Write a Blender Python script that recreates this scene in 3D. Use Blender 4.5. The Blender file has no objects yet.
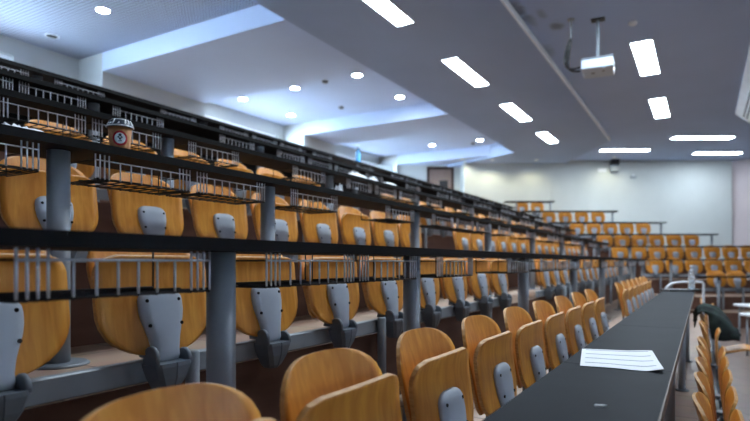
import bpy, math, random
from mathutils import Vector
random.seed(7)
C = bpy.context.scene.collection
TH = math.atan(328/560)
SU, CU = math.sin(TH), math.cos(TH)
CAMZ = 1.29                      # eye height above the hall floor
RZ = math.pi/2 - TH              # local x runs along the near rows, local y points up the tiers

def P(t, d, h=0.0):
    return Vector((SU*t - CU*d, CU*t + SU*d, h + CAMZ))
def inv(X, Y):
    return (SU*X + CU*Y, -CU*X + SU*Y)
def px(x, y, h):                 # point of the horizontal plane h metres above the eye, seen in direction x, y
    Y = -560*h/(y-262); return Vector(((x-375)*Y/560, Y, h+CAMZ))
def pxY(x, y, Y):
    return Vector(((x-375)*Y/560, Y, CAMZ - (y-262)*Y/560))

# ------------------------------------------------------------------ materials
def srgb(r, g, b):
    f = lambda c: (c/255/12.92) if c/255 <= .04045 else ((c/255+.055)/1.055)**2.4
    return (f(r), f(g), f(b), 1)
def mat(name, col, rough=.5, metal=0, emit=None, strength=1, spec=.5):
    m = bpy.data.materials.new(name); m.use_nodes = True
    b = m.node_tree.nodes['Principled BSDF']
    b.inputs['Base Color'].default_value = col
    b.inputs['Roughness'].default_value = rough
    b.inputs['Metallic'].default_value = metal
    b.inputs['Specular IOR Level'].default_value = spec
    if emit:
        b.inputs['Emission Color'].default_value = emit
        b.inputs['Emission Strength'].default_value = strength
    return m
def N(m, t, **kw):
    n = m.node_tree.nodes.new(t)
    for k, v in kw.items(): setattr(n, k, v)
    return n
def L(m, a, b): m.node_tree.links.new(a, b)
def noise_tint(m, c1, c2, scale, stretch=(1,1,1), detail=3, bump=0, coord='Object'):
    b = m.node_tree.nodes['Principled BSDF']
    tc = N(m, 'ShaderNodeTexCoord'); mp = N(m, 'ShaderNodeMapping')
    mp.inputs['Scale'].default_value = stretch
    nz = N(m, 'ShaderNodeTexNoise'); nz.inputs['Scale'].default_value = scale; nz.inputs['Detail'].default_value = detail
    rp = N(m, 'ShaderNodeValToRGB')
    rp.color_ramp.elements[0].position = .3; rp.color_ramp.elements[1].position = .7
    rp.color_ramp.elements[0].color = c1; rp.color_ramp.elements[1].color = c2
    L(m, tc.outputs[coord], mp.inputs[0]); L(m, mp.outputs[0], nz.inputs['Vector'])
    L(m, nz.outputs['Fac'], rp.inputs[0]); L(m, rp.outputs[0], b.inputs['Base Color'])
    if bump:
        bp = N(m, 'ShaderNodeBump'); bp.inputs['Strength'].default_value = bump; bp.inputs['Distance'].default_value = .003
        L(m, nz.outputs['Fac'], bp.inputs['Height']); L(m, bp.outputs[0], b.inputs['Normal'])
    return m
def tiles(m, c1, c2, grout, w, h, rough=.35):
    b = m.node_tree.nodes['Principled BSDF']
    tc = N(m, 'ShaderNodeTexCoord'); br = N(m, 'ShaderNodeTexBrick')
    br.offset = 0; br.inputs['Scale'].default_value = 1
    br.inputs['Color1'].default_value = c1; br.inputs['Color2'].default_value = c2; br.inputs['Mortar'].default_value = grout
    br.inputs['Mortar Size'].default_value = .005; br.inputs['Brick Width'].default_value = w; br.inputs['Row Height'].default_value = h
    nz = N(m, 'ShaderNodeTexNoise'); nz.inputs['Scale'].default_value = 6; nz.inputs['Detail'].default_value = 4
    mx = N(m, 'ShaderNodeMixRGB', blend_type='MULTIPLY'); mx.inputs[0].default_value = .35
    L(m, tc.outputs['Object'], br.inputs['Vector']); L(m, tc.outputs['Object'], nz.inputs['Vector'])
    L(m, br.outputs['Color'], mx.inputs[1]); L(m, nz.outputs['Color'], mx.inputs[2])
    L(m, mx.outputs[0], b.inputs['Base Color'])
    return m

M = {}
def wood(name, c1, c2, rough):
    m = mat(name, c1, rough)
    b = m.node_tree.nodes['Principled BSDF']
    tc = N(m, 'ShaderNodeTexCoord'); mp = N(m, 'ShaderNodeMapping'); mp.inputs['Scale'].default_value = (1, 1, .07)
    oi = N(m, 'ShaderNodeObjectInfo')
    ad = N(m, 'ShaderNodeVectorMath', operation='ADD'); cm = N(m, 'ShaderNodeVectorMath', operation='SCALE'); cm.inputs['Scale'].default_value = 7
    co = N(m, 'ShaderNodeCombineXYZ')
    for i in range(3): L(m, oi.outputs['Random'], co.inputs[i])
    L(m, co.outputs[0], cm.inputs[0]); L(m, tc.outputs['Object'], mp.inputs[0])
    L(m, mp.outputs[0], ad.inputs[0]); L(m, cm.outputs[0], ad.inputs[1])
    nz = N(m, 'ShaderNodeTexNoise'); nz.inputs['Scale'].default_value = 45; nz.inputs['Detail'].default_value = 5; nz.inputs['Distortion'].default_value = .6
    rp = N(m, 'ShaderNodeValToRGB'); rp.color_ramp.elements[0].position = .32; rp.color_ramp.elements[1].position = .68
    rp.color_ramp.elements[0].color = c1; rp.color_ramp.elements[1].color = c2
    L(m, ad.outputs[0], nz.inputs['Vector']); L(m, nz.outputs['Fac'], rp.inputs[0]); L(m, rp.outputs[0], b.inputs['Base Color'])
    return m
M['ply'] = wood('beech_plywood', srgb(204,126,34), srgb(228,157,60), .38)
M['ply_edge'] = noise_tint(mat('plywood_edge', srgb(224,176,112), .5), srgb(190,130,62), srgb(218,166,98), 30, (1,1,6))
M['pad'] = noise_tint(mat('pale_grey_plastic', srgb(178,186,197), .45), srgb(173,181,193), srgb(184,191,201), 9)
M['bracket'] = noise_tint(mat('grey_cast_bracket', srgb(108,115,123), .42), srgb(103,110,118), srgb(114,121,129), 12)
M['steel'] = noise_tint(mat('grey_painted_steel', srgb(150,158,166), .38), srgb(145,153,161), srgb(156,164,172), 7)
M['screw'] = mat('dark_screw', srgb(18,19,22), .4, .6)
M['desk'] = noise_tint(mat('black_laminate', srgb(22,26,34), .5, spec=.02), srgb(19,23,31), srgb(26,30,38), 5, detail=5)
M['desk_under'] = noise_tint(mat('black_board_edge', srgb(10,10,12), .6, spec=.15), srgb(8,8,10), srgb(14,14,16), 8)
M['edge_wood'] = noise_tint(mat('worn_brown_edge', srgb(88,62,44), .5), srgb(62,50,44), srgb(110,76,50), 10)
M['wire'] = mat('pale_grey_wire', srgb(225,230,238), .35)
M['wire_dark'] = mat('dark_wire', srgb(26,26,30), .5)
M['wall'] = noise_tint(mat('cream_wall_paint', srgb(198,202,200), .9, spec=.15), srgb(195,199,197), srgb(201,205,203), 1.5, coord='Object')
M['wall_pink'] = noise_tint(mat('pinkish_wall_paint', srgb(188,175,177), .85), srgb(184,171,173), srgb(192,179,180), 1.5)
M['ceil'] = noise_tint(mat('white_ceiling_paint', srgb(182,199,228), .9, spec=.15), srgb(179,196,225), srgb(185,202,231), .8)
M['wall_dim'] = noise_tint(mat('grey_wall_paint', srgb(196,200,206), .85), srgb(193,197,203), srgb(199,203,209), 2)
M['soffit'] = noise_tint(mat('shaded_soffit_paint', srgb(170,186,212), .9, spec=.15), srgb(167,183,209), srgb(173,189,215), .8)  # kept darker than the bays: their difference in light is put into the colour
M['bay'] = noise_tint(mat('daylit_bay_paint', srgb(200,214,238), .9, spec=.15), srgb(197,211,235), srgb(203,217,241), .8)  # lighter and bluer than the soffit: daylight in the bays painted in
M['trim'] = noise_tint(mat('white_trim_paint', srgb(240,241,243), .6), srgb(236,237,240), srgb(243,244,246), 2)
M['floor'] = tiles(mat('brown_floor_tile', (0,0,0,1), .3), srgb(138,114,101), srgb(128,105,93), srgb(62,52,47), .45, .45)
M['tread'] = tiles(mat('beige_step_tile', (0,0,0,1), .4), srgb(186,156,134), srgb(176,146,124), srgb(96,76,66), .33, .33)
M['riser'] = noise_tint(mat('red_brown_riser', srgb(98,68,56), .55, spec=.3), srgb(91,62,51), srgb(105,74,61), 4, (1,1,4))
M['lamp'] = mat('white_light_panel', srgb(250,250,255), .5, emit=(.76,.89,1,1), strength=20)
M['lamp2'] = mat('white_downlight_lens', srgb(250,250,255), .5, emit=(.76,.88,1,1), strength=80)
M['frame'] = noise_tint(mat('white_metal_frame', srgb(232,234,238), .4), srgb(228,230,234), srgb(236,238,242), 5)
M['white'] = noise_tint(mat('white_plastic', srgb(236,238,242), .35), srgb(232,234,238), srgb(240,242,246), 5)
M['dark'] = noise_tint(mat('dark_plastic', srgb(24,26,30), .4), srgb(20,22,26), srgb(30,32,36), 8)
M['paper'] = noise_tint(mat('white_paper', srgb(242,243,246), .7), srgb(238,239,243), srgb(247,248,250), 6)
M['kraft'] = noise_tint(mat('kraft_card', srgb(186,124,72), .7), srgb(178,117,66), srgb(194,132,80), 25, (1,1,3))
M['red'] = noise_tint(mat('red_print', srgb(200,32,46), .6), srgb(194,28,42), srgb(206,38,52), 10)
M['lid'] = noise_tint(mat('dark_blue_lid', srgb(40,50,66), .3), srgb(36,46,62), srgb(46,56,72), 10)
M['door'] = noise_tint(mat('brown_grey_door', srgb(150,128,116), .5), srgb(144,122,110), srgb(156,134,122), 6, (6,6,.5))
M['door_frame'] = noise_tint(mat('dark_brown_frame', srgb(66,48,42), .5), srgb(60,43,38), srgb(72,53,46), 6)
M['jacket'] = noise_tint(mat('dark_green_cloth', srgb(26,36,34), .85), srgb(14,18,20), srgb(44,62,56), 14, bump=.6)
M['proj'] = noise_tint(mat('pale_projector_case', srgb(196,206,218), .4), srgb(190,200,212), srgb(202,212,224), 8)
M['glass_bottle'] = mat('clear_plastic', (.9,.95,1,1), .06); M['glass_bottle'].node_tree.nodes['Principled BSDF'].inputs['Transmission Weight'].default_value = .85
M['blue_bottle'] = mat('blue_plastic', srgb(110,180,230), .15); M['blue_bottle'].node_tree.nodes['Principled BSDF'].inputs['Transmission Weight'].default_value = .5
M['glass'] = mat('window_glass', (.95,.98,1,1), .02); M['glass'].node_tree.nodes['Principled BSDF'].inputs['Transmission Weight'].default_value = 1
M['glass'].node_tree.nodes['Principled BSDF'].inputs['IOR'].default_value = 1.02

# perforated acoustic ceiling: small dark holes on a regular grid
m = mat('perforated_ceiling', srgb(186,196,214), .85); M['perf'] = m
b = m.node_tree.nodes['Principled BSDF']
tc = N(m,'ShaderNodeTexCoord'); mp = N(m,'ShaderNodeMapping'); mp.inputs['Scale'].default_value = (17,17,17)
fr = N(m,'ShaderNodeVectorMath', operation='FRACTION'); sb = N(m,'ShaderNodeVectorMath', operation='SUBTRACT'); sb.inputs[1].default_value=(.5,.5,0)
ml = N(m,'ShaderNodeVectorMath', operation='MULTIPLY'); ml.inputs[1].default_value=(1,1,0)
ln = N(m,'ShaderNodeVectorMath', operation='LENGTH'); lt = N(m,'ShaderNodeMath', operation='LESS_THAN'); lt.inputs[1].default_value=.27
mx = N(m,'ShaderNodeMixRGB'); mx.inputs[1].default_value=srgb(186,196,214); mx.inputs[2].default_value=srgb(70,76,88)
L(m,tc.outputs['Object'],mp.inputs[0]); L(m,mp.outputs[0],fr.inputs[0]); L(m,fr.outputs[0],sb.inputs[0]); L(m,sb.outputs[0],ml.inputs[0])
L(m,ml.outputs[0],ln.inputs[0]); L(m,ln.outputs['Value'],lt.inputs[0]); L(m,lt.outputs[0],mx.inputs[0]); L(m,mx.outputs[0],b.inputs['Base Color'])

# printed sheet: ruled rows of grey text lines on white, from the sheet's own UVs
m = mat('printed_sheet', srgb(242,243,246), .7); M['print'] = m
b = m.node_tree.nodes['Principled BSDF']
uv = N(m,'ShaderNodeTexCoord'); sp = N(m,'ShaderNodeSeparateXYZ'); L(m,uv.outputs['UV'],sp.inputs[0])
mu = N(m,'ShaderNodeMath',operation='MULTIPLY'); mu.inputs[1].default_value=4; L(m,sp.outputs['Y'],mu.inputs[0])
ff = N(m,'ShaderNodeMath',operation='FRACT'); L(m,mu.outputs[0],ff.inputs[0])
c1 = N(m,'ShaderNodeMath',operation='COMPARE'); c1.inputs[1].default_value=.75; c1.inputs[2].default_value=.05; L(m,ff.outputs[0],c1.inputs[0])
c2 = N(m,'ShaderNodeMath',operation='COMPARE'); c2.inputs[1].default_value=.5; c2.inputs[2].default_value=.44; L(m,sp.outputs['X'],c2.inputs[0])
mm = N(m,'ShaderNodeMath',operation='MULTIPLY'); L(m,c1.outputs[0],mm.inputs[0]); L(m,c2.outputs[0],mm.inputs[1])
mx = N(m,'ShaderNodeMixRGB'); mx.inputs[1].default_value=srgb(242,243,246); mx.inputs[2].default_value=srgb(120,126,140)
L(m,mm.outputs[0],mx.inputs[0]); L(m,mx.outputs[0],b.inputs['Base Color'])

# ------------------------------------------------------------------ mesh builder
class MB:
    def __init__(s): s.v=[]; s.f=[]; s.mi=[]; s.sm=[]
    def add(s, vs, fs, mi=0, smooth=False):
        o=len(s.v); s.v += [tuple(v) for v in vs]
        for f in fs: s.f.append([i+o for i in f]); s.mi.append(mi); s.sm.append(smooth)
    def box(s, x0,x1,y0,y1,z0,z1, mi=0, top=None):
        vs=[(x0,y0,z0),(x1,y0,z0),(x1,y1,z0),(x0,y1,z0),(x0,y0,z1),(x1,y0,z1),(x1,y1,z1),(x0,y1,z1)]
        s.add(vs,[(3,2,1,0)],mi); s.add(vs,[(4,5,6,7)],mi if top is None else top)
        s.add(vs,[(0,1,5,4),(1,2,6,5),(2,3,7,6),(3,0,4,7)],mi)
    def bbox(s, x0,x1,y0,y1,z0,z1, r=.004, mi=0):      # box with chamfered edges
        cs=[]
        for z,i in ((z0,r),(z0+r,0),(z1-r,0),(z1,r)):
            cs.append([(x0+i+r,y0+i,z),(x1-i-r,y0+i,z),(x1-i,y0+i+r,z),(x1-i,y1-i-r,z),(x1-i-r,y1-i,z),(x0+i+r,y1-i,z),(x0+i,y1-i-r,z),(x0+i,y0+i+r,z)])
        s.loft(cs, mi)
    def loft(s, rings, mi=0, smooth=False, caps=True):
        n=len(rings[0]); vs=[p for r in rings for p in r]; fs=[]
        for k in range(len(rings)-1):
            for i in range(n):
                j=(i+1)%n; fs.append((k*n+i,k*n+j,(k+1)*n+j,(k+1)*n+i))
        s.add(vs,fs,mi,smooth)
        if caps:
            s.add(rings[0],[tuple(range(n))[::-1]],mi); s.add(rings[-1],[tuple(range(n))],mi)
    def lathe(s, prof, cx=0,cy=0, n=20, mi=0, smooth=True, caps=True):   # prof: (r, z)
        s.loft([[(cx+r*math.cos(2*math.pi*i/n), cy+r*math.sin(2*math.pi*i/n), z) for i in range(n)] for r,z in prof], mi, smooth, caps)
    def tube(s, pts, r, n=8, mi=0, smooth=True):
        pts=[Vector(p) for p in pts]; rings=[]; prev=None
        for i,p in enumerate(pts):
            a=pts[max(i-1,0)]; b_=pts[min(i+1,len(pts)-1)]; t=(b_-a).normalized()
            if prev is None:
                up=Vector((0,0,1)) if abs(t.z)<.9 else Vector((1,0,0)); x=t.cross(up).normalized()
            else: x=(prev-t*prev.dot(t)).normalized()
            prev=x; y=t.cross(x)
            rings.append([tuple(p+(x*math.cos(2*math.pi*k/n)+y*math.sin(2*math.pi*k/n))*r) for k in range(n)])
        s.loft(rings,mi,smooth)
    def build(s, name, mats, parent=None, loc=None, rz=None):
        me=bpy.data.meshes.new(name); me.from_pydata(s.v,[],s.f)
        for mm in (mats if isinstance(mats,(list,tuple)) else [mats]): me.materials.append(mm)
        me.polygons.foreach_set('material_index', s.mi); me.polygons.foreach_set('use_smooth', s.sm)
        me.validate(); me.update()
        import bmesh
        bm=bmesh.new(); bm.from_mesh(me); bmesh.ops.remove_doubles(bm,verts=bm.verts,dist=1e-6); bmesh.ops.recalc_face_normals(bm,faces=bm.faces); bm.to_mesh(me); bm.free()
        o=bpy.data.objects.new(name,me); C.objects.link(o)
        if parent: o.parent=parent
        if loc is not None: o.location=loc
        if rz is not None: o.rotation_euler=(0,0,rz)
        return o
def tag(o,label,cat,group=None):
    o['label']=label; o['category']=cat
    if group: o['group']=group
    return o
def thing(name,label,cat,loc=(0,0,0),rz=0,group=None):
    o=bpy.data.objects.new(name,None); o.empty_display_size=.1; C.objects.link(o); o.location=loc; o.rotation_euler=(0,0,rz)
    return tag(o,label,cat,group)
def struct(o): o['kind']='structure'; return o
def copy_tree(o,parent=None,skip=()):
    c=o.copy(); C.objects.link(c); c.parent=parent
    for ch in list(o.children):
        if ch.name.split('.')[0] in skip: continue
        copy_tree(ch,c,skip)
    return c
NEAR=RZ
def tdbox(name, mats, t0,t1,d0,d1,h0,h1, top=None):      # box laid along the near rows
    b=MB(); b.box(0,t1-t0,0,d1-d0,0,h1-h0,0,top); return b.build(name,mats,None,P(t0,d0,h0),NEAR)
def polybox(name, mats, pts, z0, z1):                     # vertical prism over a plan polygon (world metres)
    b=MB(); b.loft([[(x,y,z0) for x,y in pts],[(x,y,z1) for x,y in pts]]); return b.build(name,mats)
def xy(t,d): p=P(t,d); return (p.x,p.y)

# ------------------------------------------------------------------ tiers: rows of the near block
#           desk front edge d, desk top h, hinge d, hinge h, floor h under the user
PITCH=.884
ROWS=[dict(dd=.073,dh=-.31,hd=.618,hh=-.547)]
for k in range(1,6):
    ROWS.append(dict(dd=.073+PITCH*k, dh=-.31+.3655*k, hd=1.397+PITCH*(k-1) if k>1 else 1.397, hh=-.268+.3655*(k-1)))
for k,r in enumerate(ROWS): r['fl']=r['hh']-.46
ROWS[2]['hh']-=.018
DW=.30
FAR=[(-.285,11.1),(.066,12.3),(.38,13.2),(.71,14.07),(1.07,14.95),(1.45,15.8),(1.82,16.7)]
FEND=[8.9,10.0,9.3,8.64,7.8,6.86,5.37]
def t_int(k): return (FAR[k][1]-SU*ROWS[k]['dd'])/CU
TEND=[6.95]+[t_int(k)-.25 for k in range(1,6)]
TS=-.75
FL0=-CAMZ

# floor and terraces
b=MB(); b.box(-12,17,-5,22,-.1,0); struct(b.build('floor',M['floor']))
fd=[-.02]+[r['hd']+.035 for r in ROWS]      # riser lines: the riser behind row k's chairs carries their beam
fd[0]=-.10
for k in range(0,6):
    te=(t_int(k) if k else 12.4)+.2
    d1=fd[k+1] if k<5 else 9.4
    o=tdbox('terrace_step',[M['riser'],M['tread']],TS-5,te,fd[k],d1 if k==5 else d1,FL0,ROWS[k]['fl'],1); struct(o)
o=tdbox('walkway_step',[M['riser'],M['tread']],TS-5,18.0,fd[6],9.4,FL0,ROWS[5]['fl']+.3655,1); struct(o)
for k in range(7):
    y0=FAR[k][1]-.17 if k==0 else FAR[k-1][1]+.475
    y1=FAR[k][1]+.475 if k<6 else 17.8
    xl=P(t_int(k) if k<6 else 16.3, ROWS[min(k,5)]['dd']).x
    fl=FAR[k][0]-(.785 if k else .70)
    b=MB(); b.box(0,FEND[k]+.45-xl,0,y1-y0,0,fl-FL0,0,1)
    struct(b.build('terrace_step',[M['riser'],M['tread']],None,(xl,y0,0),0))

# ------------------------------------------------------------------ room shell
HS,HR,HL,HH=3.14,3.23,3.22,3.53
DL,DR=4.67,2.10
DC,DWL=8.73,9.40
FW=17.8
far_l=P(16.55,DR); 
# ceilings
def stained(spots):
    m=noise_tint(mat('stained_ceiling_paint', srgb(182,199,228), .9, spec=.15), srgb(179,196,225), srgb(185,202,231), .8)
    b=m.node_tree.nodes['Principled BSDF']; src=b.inputs['Base Color'].links[0].from_socket
    tc=N(m,'ShaderNodeTexCoord'); nz=N(m,'ShaderNodeTexNoise'); nz.inputs['Scale'].default_value=5; nz.inputs['Detail'].default_value=4
    L(m,tc.outputs['Object'],nz.inputs['Vector'])
    for (x,y,rx,ry,st) in spots:
        mp=N(m,'ShaderNodeMapping'); mp.vector_type='TEXTURE'; mp.inputs['Location'].default_value=(x,y,0); mp.inputs['Scale'].default_value=(rx,ry,1)
        L(m,tc.outputs['Object'],mp.inputs[0])
        le=N(m,'ShaderNodeVectorMath',operation='LENGTH'); L(m,mp.outputs[0],le.inputs[0])
        ad=N(m,'ShaderNodeMath',operation='MULTIPLY_ADD'); ad.inputs[1].default_value=1.8; L(m,nz.outputs['Fac'],ad.inputs[0]); L(m,le.outputs['Value'],ad.inputs[2])
        mr=N(m,'ShaderNodeMapRange'); mr.inputs['From Min'].default_value=1.9; mr.inputs['From Max'].default_value=1.2; mr.inputs['To Min'].default_value=0; mr.inputs['To Max'].default_value=st
        L(m,ad.outputs[0],mr.inputs['Value'])
        mx=N(m,'ShaderNodeMixRGB'); mx.inputs[2].default_value=srgb(92,84,80); L(m,mr.outputs[0],mx.inputs[0]); L(m,src,mx.inputs[1]); src=mx.outputs[0]
    L(m,src,b.inputs['Base Color']); return m
SPOTS=[]
for x,y,rx,ry,st in ((516,9,.50,.13,.55),(528,18,.4,.10,.4),(556,26,.22,.10,.55),(541,14,.2,.07,.3),(547,51,.35,.12,.3)):
    q=px(x,y,HR); t_,d_=inv(q.x,q.y); SPOTS.append((t_+7,d_+9.6,rx,ry,st))
o=tdbox('ceiling',stained(SPOTS),-7,15.6,-9.6,DR,0,.15); o.location.z=HR+CAMZ; struct(o)
polybox_pts=[xy(15.6,DR),(xy(15.6,DR)[0],FW+.1),(16,FW+.1),(17,9.0),xy(15.6,-9.6)]
struct(polybox('ceiling_far',M['ceil'],polybox_pts,HR+CAMZ,HR+CAMZ+.15))
a_=inv(4.0,18.7)
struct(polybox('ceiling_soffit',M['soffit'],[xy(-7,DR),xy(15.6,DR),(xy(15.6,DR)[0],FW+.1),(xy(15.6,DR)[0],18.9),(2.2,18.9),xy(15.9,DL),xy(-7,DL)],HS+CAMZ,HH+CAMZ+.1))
o=tdbox('trim_1',M['trim'],-7,15.6,DR-.03,DR-.0,0,.088); o.location.z=HS+CAMZ-.003; struct(o)
o=tdbox('ceiling_acoustic',M['perf'],-7,5.82,DL,DWL+.2,0,.1); o.location.z=HH+CAMZ; struct(o)
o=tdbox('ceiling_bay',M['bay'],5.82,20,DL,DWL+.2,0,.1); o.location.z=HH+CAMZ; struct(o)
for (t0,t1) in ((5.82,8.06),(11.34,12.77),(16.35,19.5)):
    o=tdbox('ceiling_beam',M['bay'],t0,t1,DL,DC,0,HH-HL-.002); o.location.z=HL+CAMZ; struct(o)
    o=tdbox('wall_pier',M['wall'],t0,t1,DC,DWL,0,HH+CAMZ-.004); o.location.z=0; struct(o)
# left wall with clerestory windows in the three high bays
SILL,HEAD=2.55,3.25
def leftwall(t0,t1,d0,d1,z0,z1): return struct(tdbox('wall_left',M['wall'],t0,t1,d0,d1,z0,z1))
leftwall(-7,20,DWL,DWL+.2,FL0,SILL); leftwall(-7,20,DWL,DWL+.2,HEAD,HH)
wins=[(-1.6,4.75),(8.5,11.1),(13.0,16.1)]
edges=[-7]+[e for w in wins for e in w]+[20]
for i in range(0,len(edges),2): leftwall(edges[i],edges[i+1],DWL,DWL+.2,SILL,HEAD)
for i,(t0,t1) in enumerate(wins):
    w=thing('window_%d'%(i+1),'','',P(t0,DWL,SILL),NEAR); del w['label']; del w['category']; w['kind']='structure'
    W=t1-t0; Hh=HEAD-SILL
    f=MB(); 
    for a in ((0,W,.05,.12,0,.06),(0,W,.05,.12,Hh-.06,Hh)): f.box(*a)
    nm=max(2,int(W/1.3))
    for k in range(nm+1):
        x=k*(W-.06)/nm; f.box(x,x+.06,.05,.12,.06,Hh-.06)
    f.build('window_frame',M['frame'],w)
    g=MB(); g.box(.03,W-.03,.08,.09,.03,Hh-.03); g.build('window_pane',M['glass'],w)
    s=MB(); s.box(0,W,-.06,.05,-.03,0.0); s.build('window_sill',M['trim'],w)
# far wall, with the door recess at its left end
PILX=(462-375)/560*18.2
def wallbox(name,m_,x0,x1,y0,y1,z0=0,z1=HH+CAMZ): b=MB(); b.box(x0,x1,y0,y1,z0,z1); return struct(b.build(name,m_))
wallbox('wall_far',M['wall'],3.05,11.35,FW,FW+.2,0,HR+CAMZ)
wallbox('wall_far_pier',M['wall'],2.83,3.05,FW-.0,18.9,0,HL+CAMZ-.002)
DX0,DX1,DTOP=1.72,2.62,3.16
wallbox('wall_far_recess',M['wall'],-2.5,DX0,18.6,18.8,0,HL+CAMZ-.002)
wallbox('wall_far_recess',M['wall'],DX1,2.83,18.6,18.8,0,HL+CAMZ-.002)
wallbox('wall_far_recess',M['wall'],DX0,DX1,18.6,18.8,DTOP+CAMZ,HL+CAMZ-.002)
dz=ROWS[5]['fl']+.3655+CAMZ
dr=thing('door_1','','',(DX0,18.6,dz),0); del dr['label']; del dr['category']; dr['kind']='structure'
f=MB(); Wd=DX1-DX0; Hd=DTOP+CAMZ-dz
f.box(0,.09,-.04,.16,0,Hd); f.box(Wd-.09,Wd,-.04,.16,0,Hd); f.box(.09,Wd-.09,-.04,.16,Hd-.09,Hd); f.build('door_frame',M['door_frame'],dr)
f=MB(); f.box(.09,Wd-.09,.02,.07,0,Hd-.09); f.build('door_leaf',M['door'],dr)
f=MB(); f.bbox(.42,.70,.005,.03,Hd-1.05,Hd-.45); f.build('door_window',M['dark'],dr)
# right wall, front wall, back wall
def wall2(name,m_,p,q,z1,th=.2):
    p=Vector(p); q=Vector(q); dv=(q-p).normalized(); nv=Vector((dv.y,-dv.x))*th
    return struct(polybox(name,m_,[tuple(p),tuple(q),tuple(q+nv),tuple(p+nv)],0,z1))
A=(11.35,FW+.2); B=(15.6,12.1); D_=(15.6-SU*19,12.1-CU*19); E_=xy(-6.9,DWL+.2)
o=polybox('wall_right',M['wall_pink'],[A,B,(B[0]+.2,B[1]),(A[0]+.2,A[1])],0,HR+CAMZ); struct(o)
tB,dB=inv(*B)
WF=(.6,4.0,.46,.80)
for q in ((tB-19,WF[0],-CAMZ,HR),(WF[1],tB,-CAMZ,HR),(WF[0],WF[1],-CAMZ,WF[2]),(WF[0],WF[1],WF[3],HR)):
    struct(tdbox('wall_front',M['wall_dim'],q[0],q[1],dB-.2,dB,q[2],q[3]))
w=thing('window_4','','',P(WF[0],dB-.2,WF[2]),NEAR); del w['label']; del w['category']; w['kind']='structure'
W=WF[1]-WF[0]; Hh=WF[3]-WF[2]
f=MB()
for q in ((0,W,.06,.13,0,.06),(0,W,.06,.13,Hh-.06,Hh),(0,.06,.06,.13,.06,Hh-.06),(W-.06,W,.06,.13,.06,Hh-.06),(W/2-.03,W/2+.03,.06,.13,.06,Hh-.06)): f.box(*q)
f.build('window_frame',M['frame'],w)
g=MB(); g.box(.03,W-.03,.09,.10,.03,Hh-.03); g.build('window_pane',M['glass'],w)
o=polybox('wall_back',M['wall_dim'],[D_,E_,(E_[0],E_[1]-.2),(D_[0],D_[1]-.2)],0,HR+CAMZ); struct(o)

# ------------------------------------------------------------------ chair (local: x along the row, y up the tiers, z=0 at the hinge)
def grid_sheet(W, prof, curv, thick, nu=14, vs=None, top=.33, sag=None):
    """two skins and a rim from half width W(v), profile prof(v)->(y,z), cross curvature curv"""
    mb=MB(); front=[];back=[]
    rows=[]
    for v in vs:
        w=W(v); y,z=prof(v); r=[]
        for i in range(nu+1):
            u=-1+2*i/nu
            r.append(Vector((u*w, y+curv(v)*(1-(u*w/.2)**2), z)))
        rows.append(r)
    nv=len(rows)
    nor=[]
    for j in range(nv):
        p=rows[min(j+1,nv-1)][nu//2]-rows[max(j-1,0)][nu//2]; q=Vector((0,-p.z,p.y)).normalized()
        nor.append([q]*(nu+1))
    F=[rows[j][i]+nor[j][i]*thick/2 for j in range(nv) for i in range(nu+1)]
    K=[rows[j][i]-nor[j][i]*thick/2 for j in range(nv) for i in range(nu+1)]
    n1=nu+1
    q=[(j*n1+i,j*n1+i+1,(j+1)*n1+i+1,(j+1)*n1+i) for j in range(nv-1) for i in range(nu)]
    mb.add(F,q,0,True); mb.add(K,[t[::-1] for t in q],0,True)
    loop=[i for i in range(n1)]+[j*n1+nu for j in range(1,nv)]+[(nv-1)*n1+i for i in range(nu-1,-1,-1)]+[j*n1 for j in range(nv-2,0,-1)]
    o=len(F); m=len(loop)
    mb.add(F+K,[(loop[k],loop[(k+1)%m],loop[(k+1)%m]+o,loop[k]+o) for k in range(m)],1,False)
    return mb
def se(x,n): return max(0.0,1-abs(x)**n)**(1/n)
# backrest: z from .03 to .36, arched top
def bW(v):
    z=.03+.32*v
    base=.152+.038*min(1,v/.7)
    zr=.125
    w=base*se(max(0,(z-(.35-zr))/zr),2.9)
    zb=.04
    w*= .85+.15*se(max(0,((.03+zb)-z)/zb),2)
    return max(w,.012)
def bP(v): return (.024+.048*v**1.1, .03+.32*v)
bvs=[0,.06,.12,.2,.3,.4,.5,.6,.7,.78,.85,.9,.94,.965,.98,.99,.996,1]
def pW(v):
    z=.292*v
    zb=.135
    w=.198*se(max(0,(zb-z)/zb),2.2)
    zt=.065
    if z>.292-zt: w*= .68+.32*se((z-(.292-zt))/zt,2.2)
    return max(w,.01)
def pP(v):
    z=.292*v
    curl=-.020*max(0,(v-.72)/.28)**2
    return (-.006+.040*v+curl, z-.005)
pvs=[0,.012,.03,.06,.1,.16,.23,.31,.4,.5,.6,.7,.78,.85,.9,.94,.97,1]
CM={}
CM['backrest']=grid_sheet(bW,bP,lambda v:.042*(.2+.8*v),.011,14,bvs)
CM['seat_pan']=grid_sheet(pW,pP,lambda v:-.013*(1-.5*v),.012,14,pvs)
def cover_mb():
    mb=MB(); rings=[]
    for z,hw,dp in ((-.022,.046,.030),(-.008,.049,.034),(.012,.046,.036),(.045,.052,.036),(.075,.062,.034),(.100,.071,.031),(.125,.0755,.029),(.150,.0755,.026),(.164,.0735,.024),(.175,.066,.020),(.183,.053,.015),(.187,.036,.010)):
        y0=-.011+.105*max(z,0); dp*=.95
        rings.append([(-hw,y0,z),(-hw,y0-dp*.55,z),(-hw*.88,y0-dp*.86,z),(-hw*.6,y0-dp,z),(hw*.6,y0-dp,z),(hw*.88,y0-dp*.86,z),(hw,y0-dp*.55,z),(hw,y0,z)])
    mb.loft(rings,0,True); return mb
CM['seat_cover']=cover_mb()
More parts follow.
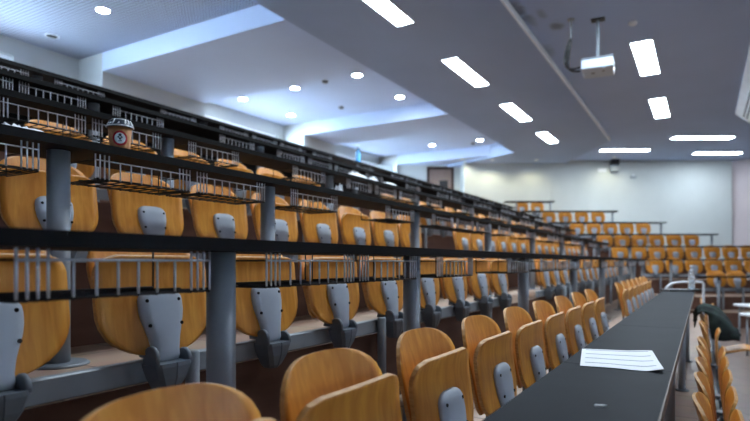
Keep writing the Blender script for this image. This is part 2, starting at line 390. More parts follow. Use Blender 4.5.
def bracket_mb():
    mb=MB()
    # wedge body, split down its middle
    rings=[]
    for z,hw,y0,y1 in ((-.118,.020,-.050,-.012),(-.105,.032,-.060,-.008),(-.07,.050,-.072,-.004),(-.035,.062,-.076,-.002),(-.024,.063,-.074,-.002)):
        rings.append([(-hw,y1,z),(-hw,y0+.012,z),(-hw+.012,y0,z),(-.002,y0-.003,z),(0,y0+.002,z),(.002,y0-.003,z),(hw-.012,y0,z),(hw,y0+.012,z),(hw,y1,z)])
    mb.loft(rings,0,False)
    for s in (-1,1):   # cheeks with rounded tops
        pr=[]
        pts=[(-.070,-.03),(-.070,.0),(-.065,.012),(-.057,.022),(-.045,.027),(-.033,.026),(-.022,.020),(-.014,.008),(-.010,-.006),(-.009,-.03)]
        x0,x1=sorted((s*.050,s*.066)); zc=0 if s<0 else -.016
        mb.loft([[(x,-.04+(y+.04)*q,z*q+zc*(z>-.03)) for y,z in pts] for x,q in ((x0,.9),(x0+.003,1),(x1-.004,1),(x1,.86))],0,True)
    # arm running back to the backrest
    mb.box(-.035,.035,-.012,.046,-.015,-.004); mb.box(-.03,.03,.036,.046,-.015,.08)
    return mb
CM['hinge_bracket']=bracket_mb()
def screws_mb(x,z,y):
    mb=MB(); n=8
    mb.loft([[(x+.0055*math.cos(2*math.pi*i/n), y, z+.0055*math.sin(2*math.pi*i/n)) for i in range(n)],[(x+.0055*math.cos(2*math.pi*i/n), y-.004, z+.0055*math.sin(2*math.pi*i/n)) for i in range(n)]])
    return mb
def make_chair():
    r=thing('lecture_chair','','chair')
    CM['backrest'].build('backrest',[M['ply'],M['ply_edge']],r)
    CM['seat_pan'].build('seat_pan',[M['ply'],M['ply_edge']],r)
    c=CM['seat_cover'].build('seat_cover',M['pad'],r)
    c['label']='pale grey seat cover'
    for x,z,y in ((-.056,.156,-.0145),(.056,.156,-.0145),(-.056,.085,-.029),(.056,.085,-.029)):
        screws_mb(x,z,y).build('screw',M['screw'],c)
    CM['hinge_bracket'].build('hinge_bracket',M['bracket'],r)
    return r
PROTO=make_chair()
USED=[False]
ORD=['first','second','third','fourth','fifth','sixth','seventh','eighth','ninth','tenth','eleventh','twelfth','thirteenth','fourteenth','fifteenth','sixteenth','seventeenth','eighteenth','nineteenth','twentieth','twenty-first','twenty-second','twenty-third','twenty-fourth','twenty-fifth','twenty-sixth','twenty-seventh','twenty-eighth','twenty-ninth','thirtieth','thirty-first','thirty-second']
def chair(loc,rz,label,group,screws=True):
    if not USED[0]: USED[0]=True; r=PROTO
    else: r=copy_tree(PROTO,None,() if screws else ('screw',))
    r.location=loc; r.rotation_euler=(0,0,rz); r['label']=label; r['group']=group
    return r
SKIP=set()
ROWNAME=['bottom','second','third','fourth','fifth','top']
SP=.4675
def seat_ts(k):
    t0=1.005 if k==0 else (1.115+.0925*(k-1)+(.1 if k>1 else 0))
    lo={0:.4,1:.55,2:.9,3:1.5,4:1.6,5:2.0}[k]
    g1=[t0+SP*i for i in range(-4,12) if lo<=t0+SP*i<=4.6]
    end=8.8 if k==0 else TEND[k]-.3
    g2=[5.85+SP*i for i in range(0,40) if 5.85+SP*i<=end]
    return g1,g2
def beam(t0,t1,hd,hh,fl,label,legs,origin,rz,group=None,m_=None):
    """steel beam along local x carrying a run of chairs; legs stand on the step below"""
    r=thing('seat_rail',label,'rail',origin,rz,group)
    L_=t1-t0
    b=MB(); b.bbox(0,L_,.0,.034,-.082,-.018,.004); b.build('bar',m_ or M['steel'],r)
    for lx in legs:
        b=MB(); b.lathe([(.022,fl),(.022,-.012),(.018,-.006)],lx,-.0225,14); b.build('rail_leg',M['steel'],r)
    return r
GRP='chairs of the near left seating block'
for k in range(4):
    R=ROWS[k]; g1,g2=seat_ts(k); n=0
    for t in g1+g2:
        n+=1
        if ('n',k,n) in SKIP: continue
        chair(P(t+(.032 if (k==0 and n==1) else 0),R['hd'],R['hh']),NEAR,'LBL|n|%d|%d'%(k,n),GRP,screws=(k<3 and t<5))
    for gi,g in enumerate((g1,g2)):
        if not g: continue
        t0,t1=g[0]-.28,g[-1]+.28
        lg=[min([q+e_ for q in g for e_ in (-.105,.105)],key=lambda v:abs(v-x))-t0 for x in ((1.2,2.5,3.98) if gi==0 else (6.6,8.5,10.4,12.3,14.2)) if t0<x<t1-.1] if k else [.175,t1-t0-.175]
        side='left' if gi==0 else 'right'
        beam(t0,t1,0,0,-.46,'grey steel rail under the %s group of chairs, %s row, near block'%(side,ROWNAME[k]),lg,P(t0,R['hd'],R['hh']),NEAR)

# ------------------------------------------------------------------ desks
def basket_mb(Lb=.43,Dp=.20,Hb=.062):
    mb=MB()
    def bar(p,q,r,mi):
        mb.tube([p,q],r,5,mi,True)
    fy=.045; bz=-.03-.028-Hb; tz=-.03-.022
    bar((0,fy,tz),(Lb,fy,tz),.0028,0)
    bar((0,fy+.004,bz),(Lb,fy+.004,bz),.005,1); bar((0,fy+Dp,bz),(Lb,fy+Dp,bz),.004,1)
    bar((0,fy+Dp*.5,bz),(Lb,fy+Dp*.5,bz),.003,1)
    xs=[0,.018,.036,.054]+[.054+(Lb-.108)*i/7 for i in range(1,7)]+[Lb-.054,Lb-.036,Lb-.018,Lb]
    for x in xs:
        end=(x<.06 or x>Lb-.06)
        bar((x,fy,-.031 if end else tz-.003),(x,fy,bz),.0030,0)
        bar((x,fy,bz-.004),(x,fy+Dp,bz-.004),.0022,1)
    for x in (0,Lb):
        bar((x,fy+Dp,bz),(x,fy+Dp,-.031),.0025,1); bar((x,fy,tz),(x,fy+Dp,tz),.0022,1)
    return mb
BASK=None
def basket(parent,x):
    global BASK
    if BASK is None:
        BASK=basket_mb().build('wire_basket',[M['wire'],M['wire_dark']],parent); o=BASK
    else:
        o=BASK.copy(); C.objects.link(o); o.parent=parent
    o.location=(x,0,0); o.rotation_euler=(0,0,0)
    return o
def desk(origin,rz,L_,label,posts,pr,floor,baskets,group,width=DW,plate=.10,py=.12,edge=1,panels=()):
    r=thing('lecture_desk',label,'desk',origin,rz,group)
    b=MB()
    b.box(0,L_,.003,width,-.006,0); 
    b.box(0,L_,.003,width,-.03,-.006,1)
    b.box(0,L_,0,.003,-.03,-.001,2)
    b.build('desktop',[M['desk'],M['desk_under'],M['edge_wood'] if edge==2 else M['desk_under']],r)
    for x in posts:
        b=MB(); b.lathe([(pr,floor+.012),(pr,-.030)],x,py,20)
        p=b.build('post',M['steel'],r)
        b=MB(); b.lathe([(plate,floor),(plate,floor+.006),(plate*.9,floor+.012)],x,py,24); b.build('base_plate',M['bracket'],p)
    for x in baskets: basket(r,x)
    for x0,x1 in panels:
        b=MB(); b.bbox(x0,x1,width-.022,width-.004,-.37,-.0305,.002); b.build('added_dark_panel',M['desk_under'],r)  # added panel: darkens the space under the desk, blocks the windows behind
    return r
POSTS=[.02,1.05,2.15,3.88,5.62,7.4,9.2,11.0,12.8,14.6]
JN=[TS,3.0,6.5,10.1,13.7,99]
BK=[-.43,.04,.51,1.14,1.61,2.25,2.76,3.28,4.05,4.56,5.06]
PAN={4:[(-1,12.2)],5:[(-1,2.2),(2.75,7.1),(8.3,12.2),(12.25,15)]}  # stretches of the added dark panels, by row
x_=5.74
while x_<15: BK.append(x_); x_+= .55
for k in range(1,6):
    R=ROWS[k]; n=0; sh=.09*(k-1)
    for i in range(5):
        a=JN[i]+(sh if i else 0); e=min(JN[i+1]+sh-.004,TEND[k])
        if e-a<.5: continue
        n+=1
        ps=[t+sh-a for t in POSTS if a+.05<t+sh<e-.05]
        bs=[t+sh-a for t in BK if a<=t+sh and t+sh+.43<=e and all(not(t-.045<q<t+.475) for q in POSTS)]
        desk(P(a,R['dd'],R['dh']),NEAR,e-a,'black desk top, %s section from left in the %s row, near block'%(ORD[n-1],ROWNAME[k]),ps,.0375,-.785 ,bs,'black desks of the near block',panels=[(max(p0,a)-a+.01,min(p1,e)-a-.01) for p0,p1 in PAN.get(k,()) if min(p1,e)-max(p0,a)>.3])
JF=[-.6,1.79,2.99,4.09,5.3,6.95]
PF=[[.2,1.5],[],[3.1],[],[5.0],[]]
allp=[.3,1.4,3.1,5.0,6.5]
for i in range(5):
    a,e=JF[i],JF[i+1]-.003
    desk(P(a,ROWS[0]['dd'],ROWS[0]['dh']),NEAR,e-a,'dark grey front desk section by the bottom row, %s from the near end'%ORD[i],[t-a for t in allp if a<t<e],.026,ROWS[0]['fl']-ROWS[0]['dh'],[],'front desk sections of the bottom row',width=.30,plate=.05,py=.07,edge=2)

# ------------------------------------------------------------------ far block
FARX={0:[716,736],1:[674+19.6*i for i in range(-1,5)],2:[638+18.4*i for i in range(-1,7)],3:[691-17.3*i for i in range(0,6)],4:[643-16.5*i for i in range(0,5)],5:[597.8-16.4*i for i in range(0,4)],6:[537,521.6]}
FN=['bottom','second','third','fourth','fifth','sixth','top']
for k in range(7):
    h,Y=FAR[k]; hh=h-(.323 if k else .237); fl=h-(.785 if k else .70)
    xl=P(t_int(k),ROWS[k]['dd']).x+.12 if k<6 else 3.9
    xr=FEND[k]
    nsec=max(1,round((xr-xl)/2.6)) if k else 1; n=0
    for i in range(nsec):
        a=xl+(xr-xl)*i/nsec; e=xl+(xr-xl)*(i+1)/nsec-.004
        desk((a,Y,h+CAMZ),0,e-a,'black desk top, %s section from the left in the %s row of the far block'%(ORD[i],FN[k]),[.35,e-a-.10],.03,fl-h,[],'black desks of the far block',plate=.07)
    xs=sorted((p-375)*(Y+.48)/560 for p in FARX[k])
    for n,x in enumerate(xs):
        if ('f',k,n+1) in SKIP: continue
        chair((x,Y+.44,hh+CAMZ),0,'LBL|f|%d|%d'%(k,n+1),'chairs of the far seating block',False)
    beam(xs[0]-.3,xs[-1]+.3,0,0,fl-hh,'grey steel rail under the chairs of the %s row, far block'%FN[k],[.3+.11,xs[-1]-xs[0]+.3+.11],(xs[0]-.3,Y+.44,hh+CAMZ),0)

# front row before the desk
H0=(-.085,-.83)
T0=[2.32,2.77,3.22,3.67,4.12,5.3,8.0,8.5]
for i,t in enumerate(T0):
    if ('z',0,i+1) in SKIP: continue
    c0=chair(P(t,*H0),NEAR,'LBL|z|0|%d'%(i+1),'front row chairs right of the dark desk',t<4)
    for ch in c0.children:
        if ch.name.startswith('seat_'): ch.rotation_euler=(math.radians(8),0,0)
beam(1.9,9,0,0,-.46,'grey steel rail carrying the front row of chairs below the dark desk',[q-1.9+.11 for q in (T0[0],T0[3],T0[5],T0[6])],P(1.9,*H0),NEAR,m_=M['dark'])
# open chair with a jacket
oc=copy_tree(PROTO,None,('screw',)); oc.location=P(6.15,*H0); oc.rotation_euler=(0,0,NEAR); oc['label']='front row plywood chair with its seat lowered, under the dark jacket'; oc['group']='front row chairs right of the dark desk'
for ch in oc.children:
    if ch.name.startswith('seat_'): ch.rotation_euler=(math.radians(84),0,0); ch.location=(0,-.02,.0)
jm=MB(); rnd=random.Random(3)
path=[(.148,.27,.175),(.150,.32,.185),(.142,.37,.195),(.085,.412,.20),(.02,.400,.205),(-.03,.370,.21),(-.075,.335,.215),(-.115,.29,.22),(-.145,.235,.22),(-.165,.20,.215),(-.185,.175,.21),(-.20,.155,.19)]
base=[(.133,.275),(.134,.310),(.126,.345),(.09,.378),(.045,.33),(.035,.22),(.02,.12),(-.02,.105),(-.08,.102),(-.12,.108),(-.15,.114),(-.19,.12)]
rings=[]
for (y,z,hw),(by,bz) in zip(path,base):
    r=[]
    for i in range(17):
        u=-1+i/8; r.append((u*hw, y+rnd.uniform(-.010,.010)-.012*math.cos(u*9), z+rnd.uniform(-.008,.014)-(.06 if z>.21 else .02)*abs(u)**3+.018*math.sin(u*11+y*14)*(1 if z>.1 else .2)))
    for i in range(16,-1,-1):
        u=-1+i/8; r.append((u*hw*.9, by+(.012 if by>.1 else 0), min(bz,z-.012)))
    rings.append(r)
jm.loft(rings,0,True); j=jm.build('jacket',M['jacket'],None,P(6.15,*H0)+Vector((0,0,.012)),NEAR)
tag(j,'dark green and black jacket draped over a front row chair with lowered seat','jacket')

# ------------------------------------------------------------------ lights
def troffer(p0,ax,L_,W_,z,label,rz):
    r=thing('ceiling_light',label,'light',(p0[0],p0[1],z),rz,'rectangular ceiling lights')
    f=MB(); f.box(0,L_,0,.02,-.012,.0); f.box(0,L_,W_-.02,W_,-.012,0); f.box(0,.02,.02,W_-.02,-.012,0); f.box(L_-.02,L_,.02,W_-.02,-.012,0); f.build('frame',M['frame'],r)
    f=MB(); f.box(.02,L_-.02,.02,W_-.02,-.010,-.001); f.build('diffuser',M['lamp'],r)
for (t,nm) in ((2.16,'out of the photo before the first one seen'),(5.05,'cut by the top edge of the photo'),(8.02,'second one seen from the near end'),(10.89,'third one seen from the near end'),(13.73,'farthest and smallest')):
    p=P(t,3.24); troffer((p.x,p.y),0,1.3 if t>13 else 1.53,.28,HS+CAMZ,'bright rectangular light in the dropped soffit, '+nm,NEAR)
for t,nm in ((2.37,'right ceiling light out of sight nearest the viewpoint'),(5.68,'right ceiling light above the front seats before the projector'),(9.02,'large bright rectangular ceiling light right of the projector'),(12.35,'smaller bright ceiling light beyond the one right of the projector')):
    p=P(t,.62); troffer((p.x,p.y),0,1.66,.32,HR+CAMZ,nm,NEAR)
for (xa,xb,ya,nm) in ((672,733,137.5,'long ceiling light parallel to the far wall, nearest of the three'),(694,741,153,'long ceiling light parallel to the far wall, rightmost and farther back'),(600,649,150,'long ceiling light above the black wall speaker')):
    Y=560*HR/(262-ya); troffer(((xa-375)/560*Y,Y-.14),0,(xb-xa)/560*Y,.28,HR+CAMZ,nm,0)
for (t,d,nm) in ((4.0,-3.6,'front'),(8.5,-3.6,'front')):
    p=P(t,d); troffer((p.x,p.y),0,1.35,.28,HR+CAMZ,'rectangular ceiling light over the front floor, %s one'%('nearer' if t<5 else 'farther'),NEAR)
def downlight(p,z,label,m_,r=.085):
    o=thing('downlight',label,'light',(p[0],p[1],z),0,'round recessed downlights')
    f=MB(); f.lathe([(r*1.22,0),(r*1.22,-.008),(r,-.010),(r,-.002)],0,0,20,caps=False); f.build('trim_ring',M['frame'],o)
    f=MB(); f.lathe([(r,-.001),(r,-.007),(r*.6,-.009)],0,0,20); f.build('lens',m_,o)
M['lamp_off']=mat('unlit_lens',srgb(60,64,70),.2)
for (x,y,h,nm,m_) in ((103,10,HH,'lit round downlight in the perforated ceiling',M['lamp2']),(52,36,HH,'unlit round downlight in the perforated ceiling',M['lamp_off']),
    (295,88,HH,'lit downlight at the front left of the middle bay',M['lamp2']),(357,75,HH,'lit downlight next to the soffit edge, nearest of the middle bay',M['lamp2']),(400,97,HH,'lit downlight near the soffit, farther one of the middle bay',M['lamp2']),
    (243,99,HH,'lit downlight closest to the left wall, middle bay',M['lamp2']),(291,115,HH,'faint downlight near the left wall, far side of the middle bay',M['lamp2']),
    (432,145,HH,'lit downlight over the far bay, before the door',M['lamp2']),(480,140,HH,'lit downlight over the far bay, beside the soffit',M['lamp2'])):
    downlight(px(x,y,h),h+CAMZ,nm,m_)
M['lamp_warm']=mat('warm_downlight_lens',srgb(255,250,225),.5,emit=(1,.95,.70,1),strength=.4)
for X,Y,z,pw,nm in ((3.62,17.25,HS,14,'small warm downlight washing the far wall, beside the pillar'),(2.72,17.5,HL,10,'small warm downlight over the white pillar by the door'),(4.95,17.2,HS,11,'small warm downlight washing the far wall above the top desk'),(7.35,17.2,HR,10,'small warm downlight above the black wall speaker')):
    downlight((X,Y),z+CAMZ,nm,M['lamp_warm'],.05)
    ld=bpy.data.lights.new('downlight_lamp','SPOT'); lo=bpy.data.objects.new('downlight_lamp',ld); C.objects.link(lo)
    ld.energy=pw; ld.color=(1,.95,.62); ld.spot_size=math.radians(150); ld.spot_blend=.6; ld.shadow_soft_size=.04; lo.location=(X,Y,z+CAMZ-.03)
# small ceiling fittings
def detector(p,z,label,name='smoke_detector',r=.06,m_=None):
    f=MB(); f.lathe([(r,0),(r,-.02),(r*.75,-.04),(r*.4,-.048)],0,0,18); o=f.build(name,m_ or M['frame'],None,(p[0],p[1],z)); tag(o,label,'detector')
detector(px(633,22,HR),HR+CAMZ,'round white smoke detector on the ceiling right of the projector')
detector(px(325,81,HH),HH+CAMZ,'small dark ceiling fitting between two downlights, left bay',m_=M['bracket'])
detector(px(341,107,HH),HH+CAMZ,'small grey ceiling fitting in the middle of the downlights',m_=M['bracket'])
detector(px(473,143,HH),HH+CAMZ,'tiny ceiling fitting left of the last downlight',m_=M['bracket'])
# ceiling air slot diffuser on the right
r=thing('air_diffuser','long white slanted air diffuser with black slots along the right ceiling','air vent',P(3.0,-.6,HR),NEAR)
f=MB(); Ld=11.3
f.loft([[(x,0,-.004),(x,0,-.06),(x,-.30,-.32),(x,-.36,-.32),(x,-.36,-.004)] for x in (0,Ld)]); f.build('housing',M['frame'],r)
for q in (.42,.60):
    f=MB(); 
    y0,z0=-.30*q,-.06-.26*q; n_=Vector((0,.26,-.30)).normalized()*.004
    f.loft([[(x,y0+n_.y,z0+n_.z),(x,y0-.024+n_.y,z0-.021+n_.z),(x,y0-.024-n_.y,z0-.021-n_.z),(x,y0-n_.y,z0-n_.z)] for x in (.2,Ld-.25)]); f.build('slot',M['dark'],r)

# ------------------------------------------------------------------ projector
Yp=7.45
pp=pxY(598,67,Yp)
r=thing('projector','pale blue-grey ceiling projector hanging on a pole from the right ceiling','projector',(pp.x,pp.y,HR+CAMZ),math.radians(-25))
zb=pp.z-(HR+CAMZ)-.075
f=MB(); f.bbox(-.195,.195,-.22,.22,zb,zb+.125,.012); body=f.build('body',M['proj'],r)
f=MB(); f.bbox(-.20,.20,-.225,.21,zb+.125,zb+.143,.004); f.build('top_plate',M['bracket'],body)
f=MB(); f.loft([[(.192+dx,-.06+.04*math.cos(2*math.pi*i/14),zb+.065+.04*math.sin(2*math.pi*i/14)) for i in range(14)] for dx in (-.004,.012)]); f.build('lens',M['dark'],body)
f=MB(); f.lathe([(.03,zb-.001),(.03,zb+.004)],-.06,0,10); f.lathe([(.025,zb-.001),(.025,zb+.004)],.07,-.05,10); f.build('foot',M['bracket'],body)
f=MB(); f.lathe([(.021,zb+.13),(.021,-.012)],0,0,14); f.build('pole',M['steel'],r)
f=MB(); f.bbox(-.085,.085,-.06,.06,-.018,-.001,.004); f.build('ceiling_plate',M['dark'],r)
pc=pxY(571,25,Yp); 
r2=thing('cable_drop','black projector cables hanging from a short grey conduit','cable',(pc.x,pc.y,HR+CAMZ),0)
f=MB(); f.lathe([(.014,-.27),(.014,-.002)],0,0,10); f.lathe([(.045,-.012),(.045,-.001)],0,0,12); f.build('conduit',M['steel'],r2)
zt=-.25
f=MB()
ex=(pp.x-pc.x)-.205; ey=(pp.y-pc.y)+.09; ez=zb+.07
for a,bx in ((0,.0),(1,-.06),(2,.05)):
    pts=[]
    P0=Vector((0,0,zt)); P3=Vector((ex+.0,ey,ez+(.03 if a==1 else -.02))); 
    P1=Vector((-.09+bx,0,zt-.28-.06*a)); P2=Vector((ex-.22,ey,ez-.07+.02*a))
    for i in range(15):
        s=i/14; pts.append(P0*(1-s)**3+P1*3*s*(1-s)**2+P2*3*s*s*(1-s)+P3*s**3)
    f.tube(pts,.013,7)
f.build('cables',M['dark'],r2)

# wall speaker and sensor on the far wall
o=pxY(615,165,FW-.13)
r=thing('wall_speaker','black and grey speaker box high on the far wall','speaker',(o.x,FW,o.z),0)
f=MB(); f.bbox(-.12,.12,-.20,-.0,0,.26,.01); f.build('cabinet',M['dark'],r)
f=MB(); f.bbox(-.11,.11,-.17,-.0,-.19,-.002,.01); f.build('lower_box',M['steel'],r)
o=pxY(633,177,FW)
r=thing('wall_sensor','small grey sensor on the far wall right of the speaker','sensor',(o.x,FW,o.z),0)
f=MB(); f.bbox(-.09,.09,-.06,0,-.035,.02,.008); f.build('case',M['steel'],r)
f=MB(); f.bbox(-.02,.02,-.03,0,.02,.10,.004); f.build('arm',M['frame'],r)
o=pxY(602,170.5,FW); f=MB(); f.bbox(-.14,.14,-.02,0,-.05,.06,.006); tag(f.build('wall_plate',M['white'],None,(o.x,FW,o.z)),'white blank plate on the far wall left of the speaker','plate')

# ------------------------------------------------------------------ small things
R=ROWS[2]
cp=pxY(120,147,2.2); td=inv(cp.x,cp.y)
r=thing('coffee_cup','brown paper coffee cup with red ringed badge and dark lid on a desk','cup',(cp.x,cp.y,R['dh']+CAMZ),math.radians(-28))
rc=.034; rt=.044
f=MB(); f.lathe([(rc,.0),(rc+.001,.003),(rt,.105)],0,0,28); f.build('cup_body',M['kraft'],r)
f=MB(); f.lathe([(rt+.004,.103),(rt+.005,.112),(rt+.001,.116),(rt-.002,.128),(rt-.012,.136),(rt-.014,.131),(.005,.130)],0,0,28); ld=f.build('lid',M['lid'],r)
f=MB()
rr=random.Random(5)
f.tube([((rt+.005)*math.cos(a*math.pi/14),(rt+.005)*math.sin(a*math.pi/14),.107) for a in range(29)],.0032,6)
for i in range(16):
    a=i*2*math.pi/16+rr.uniform(-.1,.1); z1=.117+rr.uniform(.004,.016)
    f.tube([((rt+.003)*math.cos(a),(rt+.003)*math.sin(a),.112),((rt-.000)*math.cos(a+.1),(rt-.000)*math.sin(a+.1),(z1+.112)/2),((rt-.006)*math.cos(a+.15),(rt-.006)*math.sin(a+.15),z1)],.003,5)
f.build('lid_rim',M['paper'],ld)
def decal(rad_in,rad_out,cz,off,a0):   # ring wrapped on the cup wall
    f=MB(); n=28; vs=[];fs=[]
    for ri in (rad_in,(rad_in+rad_out)/2,rad_out):
        for i in range(n):
            a=2*math.pi*i/n; dx=ri*math.cos(a); z=cz+ri*math.sin(a)
            rr_=rc+(rt-rc)*z/.105+off; ph=a0+dx/rr_
            vs.append((rr_*math.sin(ph),-rr_*math.cos(ph),z))
    for j in range(2):
        for i in range(n):
            k=(i+1)%n; fs.append((j*n+i,j*n+k,(j+1)*n+k,(j+1)*n+i))
    f.add(vs,fs,0,True)
    return f
decal(.0205,.0285,.058,.0008,.92).build('badge_ring',M['red'],r)
decal(.0004,.0207,.058,.0010,.92).build('badge_disc',M['paper'],r)
f=MB()
for dz_,dp_,rr_ in ((.012,0,.0055),(.004,-.14,.0035),(.004,.14,.0035),(-.002,0,.0045),(-.010,.08,.0028),(-.011,-.08,.0024)):
    g=decal(.0003,rr_,.058+dz_,.0014,.92+dp_); f.add(g.v,g.f,0,True)
f.build('badge_mark',M['lid'],r)

# printed sheet on the front desk
cs=[px(582,349,-.31),px(652,352,-.31),px(664,373,-.31),px(580,366,-.31)]
cen=(cs[0]+cs[1]+cs[2]+cs[3])/4
me=bpy.data.meshes.new('paper_sheet'); vs=[];uvs=[];nn=16
for layer in (0,1):
    for j in range(nn+1):
        for i in range(nn+1):
            u,v=i/nn,j/nn
            p=(cs[3]*(1-u)+cs[2]*u)*(1-v)+(cs[0]*(1-u)+cs[1]*u)*v - cen
            z=.0035+.004*max(0,math.sin(u*5+v*3))*u+ .010*max(0,u-.8)/.2*(1-v)
            vs.append((p.x,p.y,z-.0008*layer)); uvs.append((u,v))
n1=nn+1; fs=[]
for j in range(nn):
    for i in range(nn):
        q=(j*n1+i,j*n1+i+1,(j+1)*n1+i+1,(j+1)*n1+i); fs.append(q); fs.append(tuple(a+n1*n1 for a in q[::-1]))
bd=[i for i in range(n1)]+[j*n1+nn for j in range(1,n1)]+[nn*n1+i for i in range(nn-1,-1,-1)]+[j*n1 for j in range(nn-1,0,-1)]
for a in range(len(bd)):
    c_=bd[(a+1)%len(bd)]; fs.append((bd[a],bd[a]+n1*n1,c_+n1*n1,c_))
me.from_pydata(vs,[],fs); ul=me.uv_layers.new(name='UVMap')
for lp in me.loops: ul.data[lp.index].uv=uvs[lp.vertex_index]
me.materials.append(M['print']); 
o=bpy.data.objects.new('paper_sheet',me); C.objects.link(o); o.location=cen-Vector((0,0,.002)); tag(o,'white printed sheet of paper lying on the dark front desk','paper')
p=px(600,406,-.31); f=MB(); f.loft([[(-.012,-.004,0),(.013,-.006,0),(.012,.004,0),(-.01,.006,0)],[(-.011,-.003,.002),(.012,-.005,.003),(.011,.003,.002),(-.009,.005,.003)]])
tag(f.build('paper_scrap',M['paper'],None,p),'tiny white scrap of paper on the front desk before the printed sheet','paper scrap')

# slab, rail and bottle at the far end of the front desk
Ye=6.15
a=px(665,291,-.31); bq=px(697,291,-.31)
r=thing('black_tray','flat black tray lying across the far end of the front desk','tray',((a.x+bq.x)/2,a.y,-.31+CAMZ),0)
W2=(bq.x-a.x)/2
f=MB(); f.bbox(-W2,W2,-.10,.10,0,.02,.004); f.build('base',M['dark'],r)
rl=thing('handrail','white tubular handrail curving down at the far end of the front desk','handrail',(0,0,0),0)
Yr=6.6
pts=[pxY(x,y,Yr) for x,y in ((665.5,289),(667.5,286.5),(671,284),(675,282.6),(682,282),(690,282),(698,282),(702,282.3),(703.5,284),(703.5,288),(703.5,298),(703.5,322))]
f=MB(); f.tube(pts,.014,8); f.build('tube',M['white'],rl)
def bottle(loc,hgt,rad,label,m_,cap):
    r=thing('bottle',label,'bottle',loc)
    f=MB(); f.lathe([(rad*.85,0),(rad,.008),(rad,hgt*.32),(rad*.93,hgt*.36),(rad,hgt*.4),(rad,hgt*.62),(rad*.8,hgt*.74),(rad*.36,hgt*.86),(rad*.36,hgt*.93)],0,0,16); f.build('bottle_body',m_,r)
    f=MB(); f.lathe([(rad*.42,hgt*.92),(rad*.42,hgt),(rad*.38,hgt*1.005)],0,0,12); f.build('cap',cap,r)
q=pxY(690.5,289,a.y); bottle((q.x,a.y-.02,-.29+CAMZ),.215,.034,'clear plastic water bottle standing at the far end of the front desk',M['glass_bottle'],M['white'])
q=pxY(694.5,289,a.y); bottle((q.x,a.y+.06,-.29+CAMZ),.255,.032,'taller clear bottle just behind the first on the front desk',M['glass_bottle'],M['white'])
# bottle on the top desk
R5=ROWS[5]
Yb=646.6*(R5['dd']+.1)/(703-359); q=pxY(359,160,Yb); tt=inv(q.x,q.y)[0]
bottle(P(tt,R5['dd']+.1,R5['dh']),.26,.045,'small pale blue bottle standing on the top desk',M['blue_bottle'],M['white'])
# loose papers on and under the upper desks
def crumple(x,y,k,w,dp,hg,label,up=True,dd=.12,seed=1):
    R=ROWS[k]; Yq=646.6*(R['dd']+dd)/(703-x); q=pxY(x,y,Yq); t=inv(q.x,q.y)[0]
    z=R['dh'] if up else R['dh']-.109
    rg=random.Random(seed); f=MB(); n=10; vs=[];fs=[]
    for L2 in (0,1):
        for j in range(7):
            for i in range(n+1):
                u,v=i/n-.5,j/6-.5
                zz=hg*(.25+.75*abs(math.sin(i*1.7+seed)*math.cos(j*1.1+seed)))*(1-min(1,2*abs(u))**4)*(1-min(1,2*abs(v))**4)+.002
                vs.append((u*w+rg.uniform(-.006,.006),v*dp+rg.uniform(-.006,.006),zz if L2==0 else 0))
    m1=n+1; S=7*m1
    for j in range(6):
        for i in range(n):
            qd=(j*m1+i,j*m1+i+1,(j+1)*m1+i+1,(j+1)*m1+i); fs.append(qd); fs.append(tuple(a+S for a in qd[::-1]))
    bd=[i for i in range(m1)]+[j*m1+n for j in range(1,7)]+[6*m1+i for i in range(n-1,-1,-1)]+[j*m1 for j in range(5,0,-1)]
    for a in range(len(bd)):
        c_=bd[(a+1)%len(bd)]; fs.append((bd[a],bd[a]+S,c_+S,c_))
    f.add(vs,fs); tag(f.build('crumpled_paper',M['paper'],None,P(t,R['dd']+dd,z),NEAR),label,'paper')
crumple(357,176,3,.26,.13,.065,'white crumpled paper pile on the fourth row desk, left one of three',True,.08,3)
crumple(373,178,3,.13,.12,.055,'bluish white crumpled paper in the middle of the three piles',True,.08,4)
crumple(389,181,3,.24,.12,.04,'long white crumpled paper, right one of the three piles',True,.08,5)
crumple(18,124,2,.16,.15,.03,'flat white paper on the third row desk at the far left',True,.10,6)
crumple(340,186,2,.05,.06,.07,'small white paper wad on the third row desk',True,.1,7)

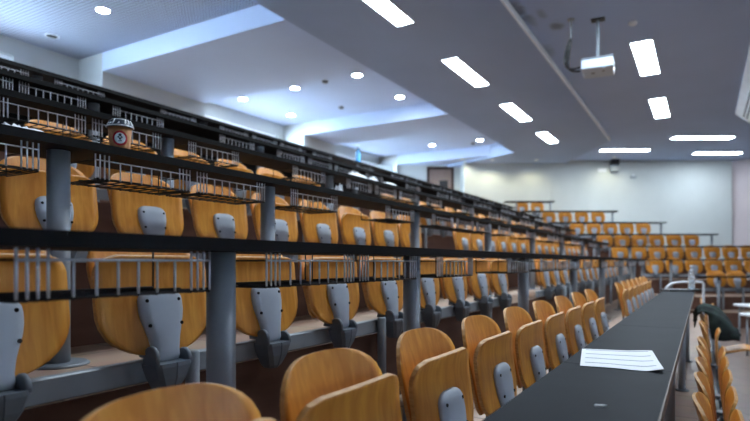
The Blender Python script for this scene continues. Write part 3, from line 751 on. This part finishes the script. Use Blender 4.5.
# white tables at the right edge
def wtable(x,y,top_h,Y,w,dp,label):
    q=pxY(x,y,Y); r=thing('white_table',label,'table',(q.x,Y,0),0,'small white tables at the right')
    h=q.z
    f=MB(); rings=[]
    for z,i in ((h-.035,.012),(h-.02,0),(h-.008,0),(h,.01)):
        ring=[]
        for cx,cy,a0 in ((w-.12,dp-.12,0),(.12,dp-.12,90),(.12,.12,180),(w-.12,.12,270)):
            for s in range(6):
                a=math.radians(a0+s*18); ring.append((cx+(.12-i)*math.cos(a),cy+(.12-i)*math.sin(a),z))
        rings.append(ring)
    f.loft(rings); f.build('tabletop',M['white'],r)
    for lx,ly in ((.1,.1),(w-.1,.1),(.1,dp-.1),(w-.1,dp-.1)):
        f=MB(); f.lathe([(.015,0),(.015,h-.033)],lx,ly,8); f.build('leg',M['steel'],r)
wtable(752,306,-.7,8.7,1.1,.55,'small white table with rounded corners at the right edge, farther one')
wtable(760,316,-.7,7.3,1.0,.5,'small white table with rounded corners at the right edge, nearer one')

# ------------------------------------------------------------------ labels for the chairs
def finish_labels():
    cnt={}
    objs=[o for o in bpy.data.objects if isinstance(o.get('label'),str) and o['label'].startswith('LBL|')]
    for o in objs:
        _,b_,k,n=o['label'].split('|'); cnt.setdefault((b_,int(k)),[]).append((int(n),o))
    for (b_,k),lst in cnt.items():
        lst.sort(key=lambda a:a[0])
        for i,(n,o) in enumerate(lst):
            if b_=='n': o['label']='folded plywood chair, %s from the left in the %s row of the near block'%(ORD[i],ROWNAME[k])
            elif b_=='f': o['label']='folded plywood chair, %s from the left in the %s row of the far block'%(ORD[i],FN[k])
            else: o['label']='folded plywood chair, %s from the camera in the front row right of the desk'%ORD[i]
finish_labels()

# ------------------------------------------------------------------ camera, world, view
cd=bpy.data.cameras.new('camera'); cam=bpy.data.objects.new('camera',cd); C.objects.link(cam)
cam.location=(0,0,CAMZ); cam.rotation_euler=(math.pi/2,0,0)
cd.sensor_width=36; cd.lens=560/750*36; cd.shift_y=51.5/750; cd.clip_start=.02
cd.dof.use_dof=True; cd.dof.focus_distance=1.9; cd.dof.aperture_fstop=2.4
sc=bpy.context.scene; sc.camera=cam
w=bpy.data.worlds.new('world'); sc.world=w; w.use_nodes=True
bg=w.node_tree.nodes['Background']; bg.inputs[0].default_value=(.58,.77,1,1); bg.inputs[1].default_value=15
vs_=sc.view_settings; vs_.view_transform='Standard'; vs_.look='None'; vs_.gamma=1; vs_.use_curve_mapping=False; vs_.exposure=1.52
